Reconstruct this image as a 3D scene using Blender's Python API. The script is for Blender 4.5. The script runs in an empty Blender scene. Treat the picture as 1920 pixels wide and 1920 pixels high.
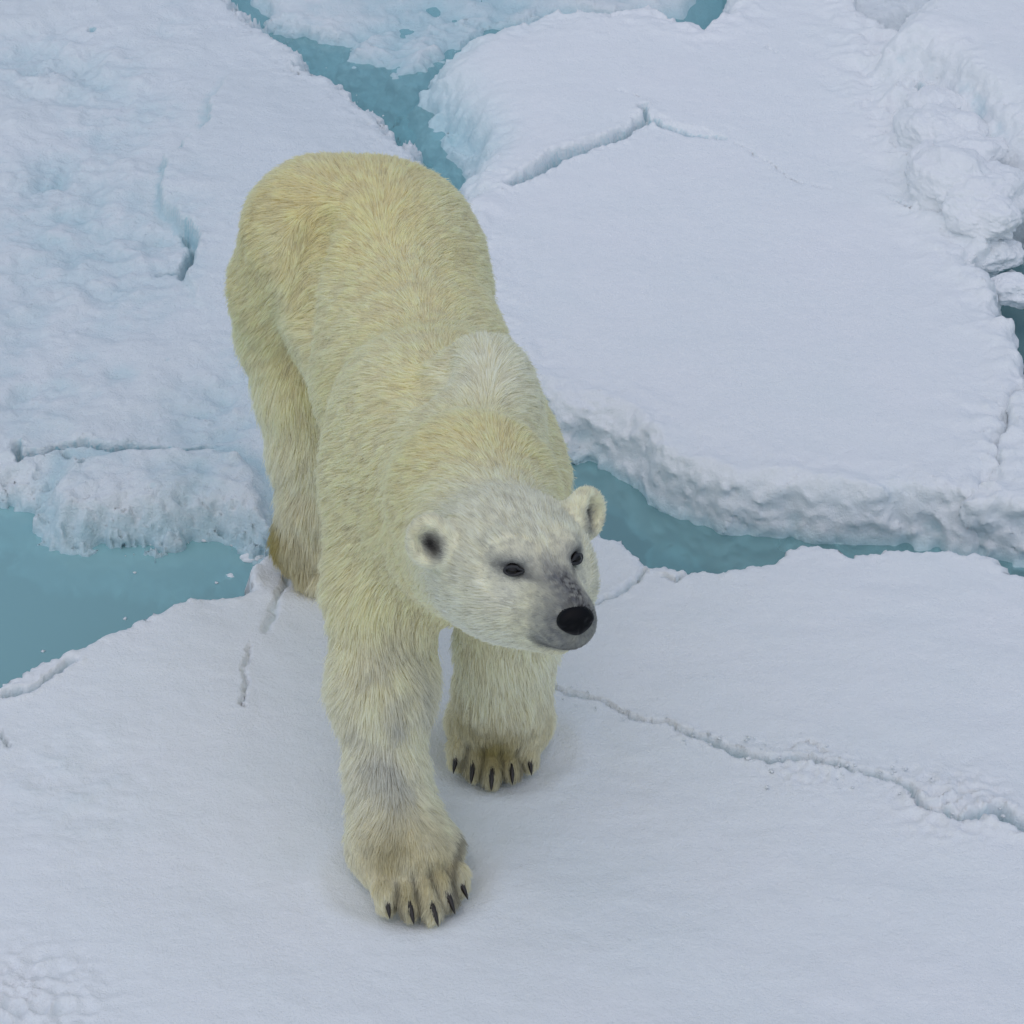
import bpy, math, os, random
import numpy as np
from mathutils import Vector, Matrix
DEV = os.environ.get('DEV', '')
rng = np.random.default_rng(7)
C = bpy.context.scene
import time; T00 = time.time(); TL = []
def tick(n): TL.append((n, round(time.time()-T00, 1)))
COL = C.collection

# ------------------------------------------------------------------ camera
PITCH, DIST, FOV = math.radians(34), 7.0, math.radians(17.5)
CAM = np.array([0.0, -DIST*math.cos(PITCH), DIST*math.sin(PITCH)])
cd = bpy.data.cameras.new('camera'); cam = bpy.data.objects.new('camera', cd); COL.objects.link(cam)
cam.location = CAM; cam.rotation_euler = (math.pi/2-PITCH, 0, 0)
cd.sensor_fit = 'HORIZONTAL'; cd.angle = FOV; cd.clip_start = 0.1; cd.clip_end = 2000
C.camera = cam
# ------------------------------------------------------------------ light
SUN_EL, SUN_AZ = math.radians(70), math.radians(200)      # azimuth from +Y, clockwise positive to +X
W = bpy.data.worlds.new('World'); C.world = W; W.use_nodes = True
nt = W.node_tree; bg = nt.nodes['Background']
sky = nt.nodes.new('ShaderNodeTexSky'); sky.sky_type = 'NISHITA'; sky.sun_disc = False
sky.sun_elevation = SUN_EL; sky.sun_rotation = SUN_AZ
sky.air_density = 1.3; sky.dust_density = 1.2; sky.ozone_density = 1.0
nt.links.new(sky.outputs[0], bg.inputs[0]); bg.inputs[1].default_value = 0.103
sd = bpy.data.lights.new('sun', 'SUN'); sd.energy = 1.12; sd.angle = math.radians(120); sd.color = (1.0, 0.93, 0.87)
sun = bpy.data.objects.new('sun', sd); COL.objects.link(sun)
dirv = Vector((math.sin(SUN_AZ)*math.cos(SUN_EL), math.cos(SUN_AZ)*math.cos(SUN_EL), math.sin(SUN_EL)))
sun.rotation_euler = dirv.to_track_quat('Z', 'Y').to_euler()
C.view_settings.view_transform = 'Standard'; C.view_settings.look = 'None'
C.view_settings.exposure = 0.0; C.view_settings.gamma = 1.0; C.view_settings.use_curve_mapping = False
C.render.engine = 'CYCLES'
C.cycles.max_bounces = 12; C.cycles.diffuse_bounces = 9; C.cycles.transparent_max_bounces = 12
C.cycles.use_denoising = True

# ------------------------------------------------------------------ geometry of the view: a point of the place seen at a pixel
R_ = np.array([1.0, 0, 0]); F_ = np.array([0, math.cos(PITCH), -math.sin(PITCH)]); U_ = np.array([0, math.sin(PITCH), math.cos(PITCH)])
TF = math.tan(FOV/2)
def ray(px, py): return F_ + (px-960)/960*TF*R_ - (py-960)/960*TF*U_
def at(px, py, z=0.0):
    d = ray(px, py); return CAM + d*((z-CAM[2])/d[2])
def aty(px, py, y):
    d = ray(px, py); return CAM + d*((y-CAM[1])/d[1])

# ------------------------------------------------------------------ noise
_perm = np.random.default_rng(3).permutation(256).astype(np.int64); _perm = np.concatenate([_perm, _perm, _perm])
_grad = np.random.default_rng(5).normal(size=(256, 3)); _grad /= np.linalg.norm(_grad, axis=1)[:, None]; _grad = _grad.astype(np.float32)
from concurrent.futures import ThreadPoolExecutor
_pool = ThreadPoolExecutor(4)
_gx, _gy, _gz = (np.ascontiguousarray(_grad[:, i]) for i in range(3)); _p32 = _perm.astype(np.int32)
def _perlin(x, y, z):
    xi = np.floor(x); yi = np.floor(y); zi = np.floor(z)
    xf = (x-xi).astype(np.float32); yf = (y-yi).astype(np.float32); zf = (z-zi).astype(np.float32)
    xi = xi.astype(np.int32) & 255; yi = yi.astype(np.int32) & 255; zi = zi.astype(np.int32) & 255
    u = xf*xf*xf*(xf*(xf*6-15)+10); v = yf*yf*yf*(yf*(yf*6-15)+10); w = zf*zf*zf*(zf*(zf*6-15)+10)
    out = np.zeros(xf.shape, np.float32)
    for i in (0, 1):
        a = _p32[xi+i]; wi = u if i else 1-u
        for j in (0, 1):
            b = _p32[a+yi+j]; wj = wi*(v if j else 1-v)
            for k in (0, 1):
                g = _p32[b+zi+k]
                out += (_gx[g]*(xf-i)+_gy[g]*(yf-j)+_gz[g]*(zf-k))*(wj*(w if k else 1-w))
    return out*np.float32(1.6)
def perlin(x, y, z):
    x, y, z = np.broadcast_arrays(x, y, z)
    if x.size < 60000: return _perlin(x, y, z)
    sh = x.shape; x, y, z = x.ravel(), y.ravel(), z.ravel(); n = 65536
    parts = list(_pool.map(lambda i: _perlin(x[i:i+n], y[i:i+n], z[i:i+n]), range(0, x.size, n)))
    return np.concatenate(parts).reshape(sh)
def fbm(x, y, z, f, octv=4, gain=0.5, off=0.0):
    s = 0; a = 1.0; n = 0
    for o in range(octv):
        s = s + a*perlin(x*f+off+o*17.3, y*f-off*.7+o*9.1, z*f+off*.3+o*4.7); n += a; a *= gain; f *= 2.03
    return s/n
def billow(x, y, z, f, octv=3, off=0.0):
    s = 0; a = 1.0; n = 0
    for o in range(octv):
        s = s + a*(1-2*np.abs(perlin(x*f+off+o*11.3, y*f+o*5.1, z*f-off+o*3.3))); n += a; a *= 0.5; f *= 2.1
    return s/n
def sstep(a, b, x):
    t = np.clip((x-a)/(b-a), 0, 1); return t*t*(3-2*t)

# ------------------------------------------------------------------ object helpers
def tag(o, label=None, cat=None, group=None, kind=None):
    for k, v in (('label', label), ('category', cat), ('group', group), ('kind', kind)):
        if v: o[k] = v
    return o
def link(name, data, parent=None, mat=None):
    o = bpy.data.objects.new(name, data); COL.objects.link(o)
    if parent is not None: o.parent = parent
    if mat is not None: data.materials.append(mat)
    return o
def np_mesh(name, V, Fq, smooth=True):
    me = bpy.data.meshes.new(name)
    V = np.asarray(V, dtype=np.float32); Fq = np.asarray(Fq, dtype=np.int32); k = Fq.shape[1]
    me.vertices.add(len(V)); me.vertices.foreach_set('co', V.ravel())
    me.loops.add(Fq.size); me.loops.foreach_set('vertex_index', Fq.ravel())
    me.polygons.add(len(Fq)); me.polygons.foreach_set('loop_start', np.arange(0, Fq.size, k, dtype=np.int32))
    me.polygons.foreach_set('use_smooth', np.full(len(Fq), smooth))
    me.update(calc_edges=True); me.validate()
    return me
def vattr(me, name, vals):
    vals = np.asarray(vals, dtype=np.float32)
    if vals.ndim == 1:
        a = me.attributes.new(name, 'FLOAT', 'POINT'); a.data.foreach_set('value', vals)
    else:
        a = me.attributes.new(name, 'FLOAT_COLOR', 'POINT')
        a.data.foreach_set('color', np.concatenate([vals, np.ones((len(vals), 1), np.float32)], 1).ravel())

# ------------------------------------------------------------------ materials
def new_mat(name):
    m = bpy.data.materials.new(name); m.use_nodes = True
    return m, m.node_tree, m.node_tree.nodes['Principled BSDF']
def nd(t, typ, **kw):
    n = t.nodes.new(typ)
    for k, v in kw.items():
        if k in n.inputs.keys(): n.inputs[k].default_value = v
        else: setattr(n, k, v)
    return n
def snow_mat(name, snow=(.86, .88, .90), ice=(.40, .66, .72), grain=1.0):
    m, t, p = new_mat(name); L = t.links.new
    at_ = nd(t, 'ShaderNodeAttribute', attribute_name='ice')
    tc = nd(t, 'ShaderNodeTexCoord')
    n1 = nd(t, 'ShaderNodeTexNoise', Scale=34.0, Detail=6.0, Roughness=.62)
    L(tc.outputs['Object'], n1.inputs['Vector'])
    ad = nd(t, 'ShaderNodeMath', operation='MULTIPLY_ADD'); ad.inputs[1].default_value = 0.30; L(n1.outputs[0], ad.inputs[0])
    sb = nd(t, 'ShaderNodeMath', operation='SUBTRACT', use_clamp=True); sb.inputs[1].default_value = 0.15
    L(at_.outputs['Fac'], ad.inputs[2]); L(ad.outputs[0], sb.inputs[0])
    # snow stays snow where the attribute is nought
    g = nd(t, 'ShaderNodeMath', operation='MULTIPLY', use_clamp=True); g.inputs[1].default_value = 6.0
    L(at_.outputs['Fac'], g.inputs[0])
    ml = nd(t, 'ShaderNodeMath', operation='MULTIPLY'); L(sb.outputs[0], ml.inputs[0]); L(g.outputs[0], ml.inputs[1])
    mx = nd(t, 'ShaderNodeMix', data_type='RGBA'); mx.inputs['A'].default_value = (*snow, 1); mx.inputs['B'].default_value = (*ice, 1)
    L(ml.outputs[0], mx.inputs['Factor'])
    # grains of old snow: faint mottling
    n2 = nd(t, 'ShaderNodeTexNoise', Scale=3.2, Detail=5.0, Roughness=.55); L(tc.outputs['Object'], n2.inputs['Vector'])
    r2 = nd(t, 'ShaderNodeMapRange'); r2.inputs['From Min'].default_value = .3; r2.inputs['From Max'].default_value = .7
    r2.inputs['To Min'].default_value = 0.0; r2.inputs['To Max'].default_value = 0.45; L(n2.outputs[0], r2.inputs[0])
    m2 = nd(t, 'ShaderNodeMix', data_type='RGBA'); m2.inputs['B'].default_value = (.80, .86, .87, 1)
    L(r2.outputs[0], m2.inputs['Factor']); L(mx.outputs['Result'], m2.inputs['A'])
    m3 = nd(t, 'ShaderNodeMix', data_type='RGBA'); L(ml.outputs[0], m3.inputs['Factor']); L(m2.outputs['Result'], m3.inputs['A']); L(mx.outputs['Result'], m3.inputs['B'])
    L(m3.outputs['Result'], p.inputs['Base Color'])
    rr = nd(t, 'ShaderNodeMapRange'); rr.inputs['To Min'].default_value = .85; rr.inputs['To Max'].default_value = .45
    L(ml.outputs[0], rr.inputs[0]); L(rr.outputs[0], p.inputs['Roughness'])
    p.inputs['Specular IOR Level'].default_value = 0.25
    # relief
    b1 = nd(t, 'ShaderNodeTexNoise', Scale=170.0, Detail=5.0, Roughness=.7); L(tc.outputs['Object'], b1.inputs['Vector'])
    b2 = nd(t, 'ShaderNodeTexNoise', Scale=26.0, Detail=5.0, Roughness=.6); L(tc.outputs['Object'], b2.inputs['Vector'])
    u1 = nd(t, 'ShaderNodeBump', Strength=1.0*grain, Distance=.0032); L(b1.outputs[0], u1.inputs['Height'])
    u2 = nd(t, 'ShaderNodeBump', Strength=.55*grain, Distance=.007); L(b2.outputs[0], u2.inputs['Height']); L(u1.outputs[0], u2.inputs['Normal'])
    L(u2.outputs[0], p.inputs['Normal'])
    return m
M_SNOW = snow_mat('snow')
M_WET = snow_mat('wet snow', snow=(.82, .87, .90), ice=(.36, .63, .70), grain=1.5)
M_LEDGE = snow_mat('submerged ice', snow=(.62, .80, .82), ice=(.36, .62, .68))

ZW = -0.135      # sea level; the snow the bear stands on is z = 0
# ------------------------------------------------------------------ the sea
m, t, p = new_mat('sea water'); t.nodes.remove(p); L = t.links.new
out = t.nodes['Material Output']
tr = nd(t, 'ShaderNodeBsdfTransparent'); tr.inputs[0].default_value = (.80, .93, .94, 1)
df = nd(t, 'ShaderNodeBsdfDiffuse'); df.inputs[0].default_value = (.46, .82, .86, 1)
gl = nd(t, 'ShaderNodeBsdfGlossy'); gl.inputs['Roughness'].default_value = .12; gl.inputs[0].default_value = (.9, .95, 1, 1)
m1 = nd(t, 'ShaderNodeMixShader')
tc0 = nd(t, 'ShaderNodeTexCoord'); vd = nd(t, 'ShaderNodeVectorMath', operation='DISTANCE'); vd.inputs[1].default_value = (-1.15, -.35, ZW); L(tc0.outputs['Object'], vd.inputs[0])
nw = nd(t, 'ShaderNodeTexNoise', Scale=2.6, Detail=4.0); L(tc0.outputs['Object'], nw.inputs['Vector'])
na = nd(t, 'ShaderNodeMath', operation='MULTIPLY_ADD'); na.inputs[1].default_value = .5; L(nw.outputs[0], na.inputs[0]); L(vd.outputs['Value'], na.inputs[2])
mr = nd(t, 'ShaderNodeMapRange'); mr.inputs['From Min'].default_value = .8; mr.inputs['From Max'].default_value = 2.3; mr.inputs['To Min'].default_value = .52; mr.inputs['To Max'].default_value = .27   # milky melt water in the left pool, clearer elsewhere
L(na.outputs[0], mr.inputs[0]); L(mr.outputs[0], m1.inputs[0]); L(tr.outputs[0], m1.inputs[1]); L(df.outputs[0], m1.inputs[2])
fr = nd(t, 'ShaderNodeFresnel', IOR=1.33)
tc = nd(t, 'ShaderNodeTexCoord'); nz = nd(t, 'ShaderNodeTexNoise', Scale=9.0, Detail=3.0); L(tc.outputs['Object'], nz.inputs['Vector'])
bp = nd(t, 'ShaderNodeBump', Strength=.10, Distance=.01); L(nz.outputs[0], bp.inputs['Height'])
L(bp.outputs[0], fr.inputs['Normal']); L(bp.outputs[0], gl.inputs['Normal'])
m2 = nd(t, 'ShaderNodeMixShader'); L(fr.outputs[0], m2.inputs[0]); L(m1.outputs[0], m2.inputs[1]); L(gl.outputs[0], m2.inputs[2])
L(m2.outputs[0], out.inputs['Surface'])
ab = nd(t, 'ShaderNodeVolumeAbsorption', Density=1.7); ab.inputs[0].default_value = (.05, .62, .66, 1); L(ab.outputs[0], out.inputs['Volume'])
M_SEA = m
S, DP = 400.0, 3.0
bx = [(x, y, z) for z in (ZW-DP, ZW) for x, y in ((-S, -S), (S, -S), (S, S), (-S, S))]
sea = link('water', np_mesh('water', bx, [(3, 2, 1, 0), (4, 5, 6, 7), (0, 1, 5, 4), (1, 2, 6, 5), (2, 3, 7, 6), (3, 0, 4, 7)], False), mat=M_SEA)
tag(sea, 'still teal sea water in the leads between the floes', kind='structure')
m, t, p = new_mat('deep sea'); p.inputs['Base Color'].default_value = (.05, .25, .29, 1); p.inputs['Roughness'].default_value = 1
deep = link('deep_water', np_mesh('deep_water', [(-S, -S, ZW-.9), (S, -S, ZW-.9), (S, S, ZW-.9), (-S, S, ZW-.9)], [(0, 1, 2, 3)], False), mat=m)
tag(deep, 'dark teal depth below the sea surface', kind='structure')

# ------------------------------------------------------------------ ice floes as height fields
def axis(lo, hi, step, far, grow=1.16):
    mid = list(np.arange(lo, hi, step)); a, b, s = lo, hi, step; L_, H_ = [], []
    while a > -far: s *= grow; a -= s; L_.append(a)
    s = step; b = mid[-1]
    while b < far: s *= grow; b += s; H_.append(b)
    return np.array(L_[::-1]+mid+H_)
def pdist(X, Y, P, closed=True):
    if X.shape[0] < 64: return _pdist(X, Y, P, closed)
    c = list(range(0, X.shape[0], 32)); return np.concatenate(list(_pool.map(lambda i: _pdist(X[i:i+32], Y[i:i+32], P, closed), c)))
def _pdist(X, Y, P, closed=True):
    """distance to a polyline and, when closed, whether inside (positive inside)"""
    P = np.asarray(P)[:, :2]; n = len(P); D = np.full(X.shape, 1e9); ins = np.zeros(X.shape, bool)
    for i in range(n if closed else n-1):
        a = P[i]; b = P[(i+1) % n]; e = b-a
        tt = np.clip(((X-a[0])*e[0]+(Y-a[1])*e[1])/(e@e+1e-12), 0, 1)
        D = np.minimum(D, (X-a[0]-tt*e[0])**2+(Y-a[1]-tt*e[1])**2)
        if closed:
            c = ((a[1] > Y) != (b[1] > Y)) & (X < (b[0]-a[0])*(Y-a[1])/(b[1]-a[1]+(1e-9 if b[1] == a[1] else 0))+a[0])
            ins ^= c
    D = np.sqrt(D)
    return np.where(ins, D, -D) if closed else D
def outline(pts, z=0.0):
    """a traced edge of the floe: (px,py) points lie on the plane z; ('w',x,y) points are given in metres"""
    return [np.array(q[1:3]) if q[0] == 'w' else at(q[0], q[1], z)[:2] for q in pts]
STEP = 0.0048 if not DEV else 0.009
def surface_nets(F, axs):
    ins = F < 0; nx, ny, nz = F.shape
    S = [F[i:nx-1+i, j:ny-1+j, k:nz-1+k] for i in (0, 1) for j in (0, 1) for k in (0, 1)]
    cnt = sum((s < 0).astype(np.int8) for s in S); act = (cnt > 0) & (cnt < 8)
    ci = np.argwhere(act); idx = -np.ones(act.shape, np.int32); idx[act] = np.arange(len(ci))
    vals = np.stack([s[act] for s in S], 1)
    off = np.array([(i, j, k) for i in (0, 1) for j in (0, 1) for k in (0, 1)], float)
    acc = np.zeros((len(ci), 3)); m = np.zeros(len(ci))
    for a in range(8):
        for b in range(a+1, 8):
            if np.abs(off[a]-off[b]).sum() != 1: continue
            va, vb = vals[:, a], vals[:, b]; x = (va < 0) != (vb < 0); t_ = np.where(x, va/(va-vb+1e-12), 0)
            acc += np.where(x[:, None], off[a]+(off[b]-off[a])*t_[:, None], 0); m += x
    q = ci+acc/m[:, None]
    V = np.stack([np.interp(q[:, a], np.arange(F.shape[a]), axs[a]) for a in range(3)], 1)
    Q = []
    for d in range(3):
        a = [slice(1, -1)]*3; b = [slice(1, -1)]*3; a[d] = slice(0, -1); b[d] = slice(1, None)
        A0, B0 = ins[tuple(a)], ins[tuple(b)]; ch = np.argwhere(A0 != B0)
        flip = A0[tuple(ch.T)]
        ch = ch.copy(); e1, e2 = [(1, 2), (2, 0), (0, 1)][d]
        ch[:, e1] += 1; ch[:, e2] += 1
        def g(da, db):
            c = ch.copy(); c[:, e1] += da; c[:, e2] += db; return idx[tuple(c.T)]
        q = np.stack([g(-1, -1), g(0, -1), g(0, 0), g(-1, 0)], 1); q[~flip] = q[~flip][:, ::-1]; Q.append(q)
    return V, np.concatenate(Q), ci
def clean(X, Y, seed): return fbm(X, Y, X*0+seed, 2.2, 3)*.010
def make_floe(name, poly, zt, mat, box, label=None, wall=.05, rag=.02, lump=.0, lumpf=9., lumpfall=.12, cracks=(), steps=(), patches=(), seed=0., rough=.006, far=7., bottom=-.55, parent=None, kind=None, extra=None, cat='ice floe', group='ice floes', roundr=.03, ragf=1., push=.05, vol=None):
    st = STEP*(1.25 if vol else 1); gx = axis(box[0], box[1], st, far); gy = axis(box[2], box[3], st, far)
    P = np.array(poly); lo = P.min(0)-.2; hi = P.max(0)+.2
    gx = gx[(gx > lo[0]) & (gx < hi[0])]; gy = gy[(gy > lo[1]) & (gy < hi[1])]
    X, Y = np.meshgrid(gx, gy, indexing='ij'); Z0 = np.zeros_like(X)
    wob = fbm(X, Y, Z0+seed, 7, 5, .62)
    d = pdist(X, Y, P)+rag*wob*1.2+ragf*rag*.5*fbm(X, Y, Z0+seed+5, 45, 3, .6)
    near = np.exp(-np.clip(d, 0, None)/lumpfall)
    h = zt + clean(X, Y, seed)+rough*fbm(X, Y, Z0+seed+2, 9, 5, .55)
    if lump: h = h+lump*(billow(X, Y, Z0+seed, lumpf, 4)*near-near*.25)
    ice = np.zeros_like(X)
    for poly2, dz, w, rg, *anc in steps:
        d2 = pdist(X, Y, outline(poly2, zt))+rg*fbm(X, Y, Z0+seed+8, 16, 4, .6)
        s = sstep(-w*.5, w*.5, d2); fade = 1.
        if anc: ac = at(anc[0][0], anc[0][1], zt); fade = np.exp(-(((X-ac[0])**2+(Y-ac[1])**2)/anc[0][2]**2)**2)
        s = s*fade; h = h+dz*s+.25*dz*np.exp(-(np.clip(d2, 0, None)/.05))*s*billow(X, Y, Z0+seed, 18, 2)
        ice = np.maximum(ice, .55*np.exp(-((d2+w*.6)/(w*.7))**2)*sstep(.01, .03, np.abs(dz)+X*0)*fade)
    cr = np.zeros_like(X)
    for line, w, dep in cracks:
        q = outline(line, zt)
        ox = .017*fbm(X, Y, Z0+seed+3, 26, 4, .65); oy = .017*fbm(X, Y, Z0+seed+13, 26, 4, .65)
        dd = pdist(X+ox, Y+oy, q, False)
        wv = .62*w*(.55+.9*np.clip(fbm(X, Y, Z0+seed+21, 9, 2)+.5, 0, 1.2))
        g = np.exp(-(dd/wv)**2); h = h-dep*g+.10*dep*np.exp(-((dd-2.6*wv)/(1.6*wv))**2)*billow(X, Y, Z0+seed, 40, 2)
        cr = np.maximum(cr, g)
        ice = np.maximum(ice, g*min(1., dep/.06)*.95)
    for (qx, qy, rr, amt, dz) in patches:
        c = at(qx, qy, zt); g = np.exp(-(((X-c[0])**2+((Y-c[1])*.75)**2)/rr**2)); g = g*np.clip(.75+1.3*fbm(X, Y, Z0+seed+30, 11, 4, .6), 0, 1.3)
        ice = np.maximum(ice, amt*g); h = h+dz*g
    if extra: h, ice = extra(X, Y, h, ice, d)
    if vol:      # a solid cut out of a 3-D field, so that the broken sides are lumpy all round
        amp, frq, tilt = vol[:3]; tilt = np.full(X.shape, tilt)
        for (tx, ty, tr_, ta) in vol[3:]: c = at(tx, ty, zt); tilt = tilt+ta*np.exp(-((X-c[0])**2+(Y-c[1])**2)/tr_**2)
        tilt = tilt[:, :, None]
        gz = np.arange(ZW-.10, float(h[d > 0].max())+.035, st)
        F3 = np.empty(X.shape+(len(gz),), np.float32)
        tz = gz[None, None, :]-h[:, :, None]; wl = -d[:, :, None]-tilt*np.clip(h[:, :, None]-gz[None, None, :], 0, .3)
        kk = roundr; hh = np.clip(kk-np.abs(tz-wl), 0, None)/kk; F3[:] = np.maximum(tz, wl)+hh*hh*kk*.25
        band = (d > -.13) & (d < .16) & (np.abs(np.gradient(gx))[:, None] < .03) & (np.abs(np.gradient(gy))[None, :] < .03)
        bi, bj = np.nonzero(band); fz = F3[bi, bj]; near3 = np.abs(fz) < amp*2.2
        a_, b_ = np.nonzero(near3); xs, ys, zs = gx[bi[a_]], gy[bj[a_]], gz[b_]
        n1 = fbm(xs, ys, zs, frq*.45, 2, .5, seed); n2 = billow(xs+.02*n1, ys, zs*1.1, frq, 4, seed+3); n3 = fbm(xs, ys, zs, frq*4.5, 3, .6, seed)
        msk = sstep(.15, .03, d[bi[a_], bj[a_]]); dp_ = sstep(-.01, .05, h[bi[a_], bj[a_]]-zs)
        nn = amp*(.9*n1-.85*(n2-.35)-.32*n3)*msk*(.25+.75*dp_)
        fz[a_, b_] += nn; F3[bi, bj] = fz
        F3[:, :, 0] = np.maximum(F3[:, :, 0], .001); F3[0] = 1; F3[-1] = 1; F3[:, 0] = 1; F3[:, -1] = 1
        Vv, Qq, ci = surface_nets(F3, (gx, gy, gz)); del F3
        dpt = h[ci[:, 0], ci[:, 1]]-Vv[:, 2]; w_ = sstep(.03, .07, dpt)
        bb = billow(Vv[:, 0], Vv[:, 1], Vv[:, 2]*1.1, frq, 4, seed+3)
        iv = ice[ci[:, 0], ci[:, 1]]
        iv = np.maximum(iv*(1-w_), w_*np.clip(.10-.62*(bb-.15)+.15*sstep(ZW+.10, ZW+.0, Vv[:, 2]), 0, .62))
        iv = np.maximum(iv, sstep(ZW+.045, ZW-.005, Vv[:, 2])*.7)
        me = np_mesh(name, Vv, Qq); vattr(me, 'ice', iv)
        return tag(link(name, me, None, mat), label, cat, group, kind)
    # the wall: rounded lip, then down under the water
    tt = np.clip(d/wall, -1, 1)
    lip = np.where(d < roundr, (1-np.sqrt(np.clip(1-(1-np.clip(d, 0, roundr)/roundr)**2, 0, 1)))*roundr, 0)
    top = h-lip*1.0
    below = np.clip(-d/wall, 0, 1)
    Zs = np.where(d > 0, top, h-roundr+(bottom-(h-roundr))*below**.8)
    depth = np.clip((h-Zs), 0, None)
    ice = np.maximum(ice, np.clip((depth-.05)/.14, 0, 1)*.75)
    ice = np.maximum(ice, sstep(ZW+.05, ZW-.01, Zs)*.9)
    ok = d > -wall*1.02
    # lumps pushed sideways on the wall
    N1 = fbm(X*1.0, Y*1.0, Zs*1.0+seed, 13, 5, .6); N2 = fbm(X+5, Y, Zs+seed+3, 13, 5, .6); N3 = fbm(X, Y+9, Zs+seed+7, 13, 5, .6)
    k = sstep(.0, .03, depth)+.3*np.exp(-np.abs(d)/.05)
    fine = (np.abs(np.gradient(gx))[:, None] < .02) & (np.abs(np.gradient(gy))[None, :] < .02)
    Xo = X+k*push*N1*fine; Yo = Y+k*push*N2*fine; Zo = Zs+k*push*.8*N3
    idx = -np.ones(X.shape, int)
    q = ok[:-1, :-1] & ok[1:, :-1] & ok[1:, 1:] & ok[:-1, 1:]
    use = np.zeros(X.shape, bool)
    for a in (slice(None, -1), slice(1, None)):
        for b in (slice(None, -1), slice(1, None)): use[a, b] |= q
    idx[use] = np.arange(use.sum())
    F = np.stack([idx[:-1, :-1][q], idx[1:, :-1][q], idx[1:, 1:][q], idx[:-1, 1:][q]], 1)
    me = np_mesh(name, np.stack([Xo[use], Yo[use], Zo[use]], 1), F); vattr(me, 'ice', ice[use])
    o = link(name, me, parent, mat)
    if parent is None: tag(o, label, cat, group, kind)
    elif kind: o['kind'] = kind
    return o

BOT = [('w', 4.5, -4.2), ('w', -4.5, -4.2)]
A_top = [(-400, 1500), (-120, 1330), (0, 1285), (60, 1250), (130, 1218), (200, 1190), (290, 1150), (350, 1122), (430, 1118), (462, 1104), (476, 1060), (505, 1028), (545, 985), (640, 930), (820, 900), (1000, 925),
         (1100, 985), (1165, 1010), (1200, 1052), (1216, 1064), (1245, 1060), (1290, 1072), (1340, 1072), (1410, 1060), (1450, 1050), (1500, 1020), (1555, 1022), (1598, 1046), (1660, 1030), (1760, 1028),
         (1868, 1040), (1885, 1070), (1960, 1078), (2300, 1100)]
VB = (-1.30, 1.30, -1.62, 2.35)   # the part of the place in view: x0, x1, y0, y1
cracksA = [
    ([(1035, 1285), (1070, 1300), (1130, 1310), (1165, 1330), (1200, 1345), (1250, 1352), (1290, 1372)], .0055, .028),
    ([(1290, 1372), (1345, 1392), (1390, 1412), (1440, 1425), (1500, 1422), (1560, 1432)], .009, .05),
    ([(1500, 1422), (1580, 1440), (1640, 1450), (1700, 1470), (1716, 1500)], .008, .035),
    ([(1716, 1500), (1745, 1525), (1800, 1537), (1850, 1532), (1872, 1520)], .010, .05),
    ([(1872, 1520), (1895, 1542), (1930, 1560), (2050, 1600)], .014, .08),
    ([(1780, 1486), (1830, 1490)], .005, .012), ([(1485, 1405), (1510, 1390), (1550, 1412)], .004, .010),
    ([(545, 1040), (530, 1100), (508, 1150), (500, 1180)], .009, .014),
    ([(466, 1212), (460, 1262), (456, 1325)], .0045, .016),
    ([(1112, 1135), (1160, 1110), (1190, 1090), (1212, 1066)], .008, .024), ([(1245, 1080), (1265, 1090), (1290, 1076)], .007, .03),
    ([(10, 1300), (60, 1290), (100, 1262), (135, 1238)], .010, .06), ([(0, 1370), (18, 1395)], .008, .03)]
def extraA(X, Y, h, ice, d):
    # old drift relief: faint hollows towards the lower left and wrinkles of crusted snow
    Z0 = X*0
    h = h+.006*fbm(X*.7, Y*1.4, Z0+4, 5, 4, .55)
    c = at(30, 1880, 0); g = np.exp(-((X-c[0])**2+(Y-c[1])**2)/.12**2)
    h = h+g*.03*billow(X, Y, Z0+1, 22, 3)-.02*g; ice = np.maximum(ice, .35*g*np.clip(billow(X, Y, Z0+1, 22, 3)*-1+.6, 0, 1))
    c = at(110, 1480, 0); g = np.exp(-((X-c[0])**2+(Y-c[1])**2)/.20**2)
    h = h+g*.012*fbm(X, Y, Z0+6, 16, 4, .6); ice = np.maximum(ice, .16*g*(fbm(X, Y, Z0+6, 16, 4)+.5))
    c = at(1790, 1508, 0); g = np.exp(-((X-c[0])**2+(Y-c[1])**2)/.10**2)
    h = h+g*(.022*billow(X, Y, Z0+9, 26, 3))
    c = at(1530, 1445, 0); g = np.exp(-(((X-c[0])/1.6)**2+(Y-c[1])**2)/.07**2)
    h = h+g*(.010*billow(X, Y, Z0+12, 40, 3))
    for (qx, qy, rr, dz) in BEAR_DENTS:
        c = at(qx, qy, 0); dd = np.sqrt((X-c[0])**2+(Y-c[1])**2)
        h = h-dz*np.exp(-(dd/rr)**4)+dz*.5*np.exp(-((dd-rr*1.25)/(rr*.25))**2)
    return h, ice
BEAR_DENTS = [(770, 1645, .13, .010), (938, 1402, .125, .010), (590, 1045, .12, .010)]
fA = make_floe('ice_floe', outline(A_top+BOT), 0.0, M_SNOW, (-1.02, 1.22, -1.62, -.1), 'smooth snow-covered floe in the foreground under the paws of the bear', wall=.045, rag=.015, ragf=2.0, lump=.010, lumpf=22, lumpfall=.02,
          cracks=cracksA, seed=1.3, rough=.0035, extra=extraA, roundr=.018, push=.03)

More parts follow.
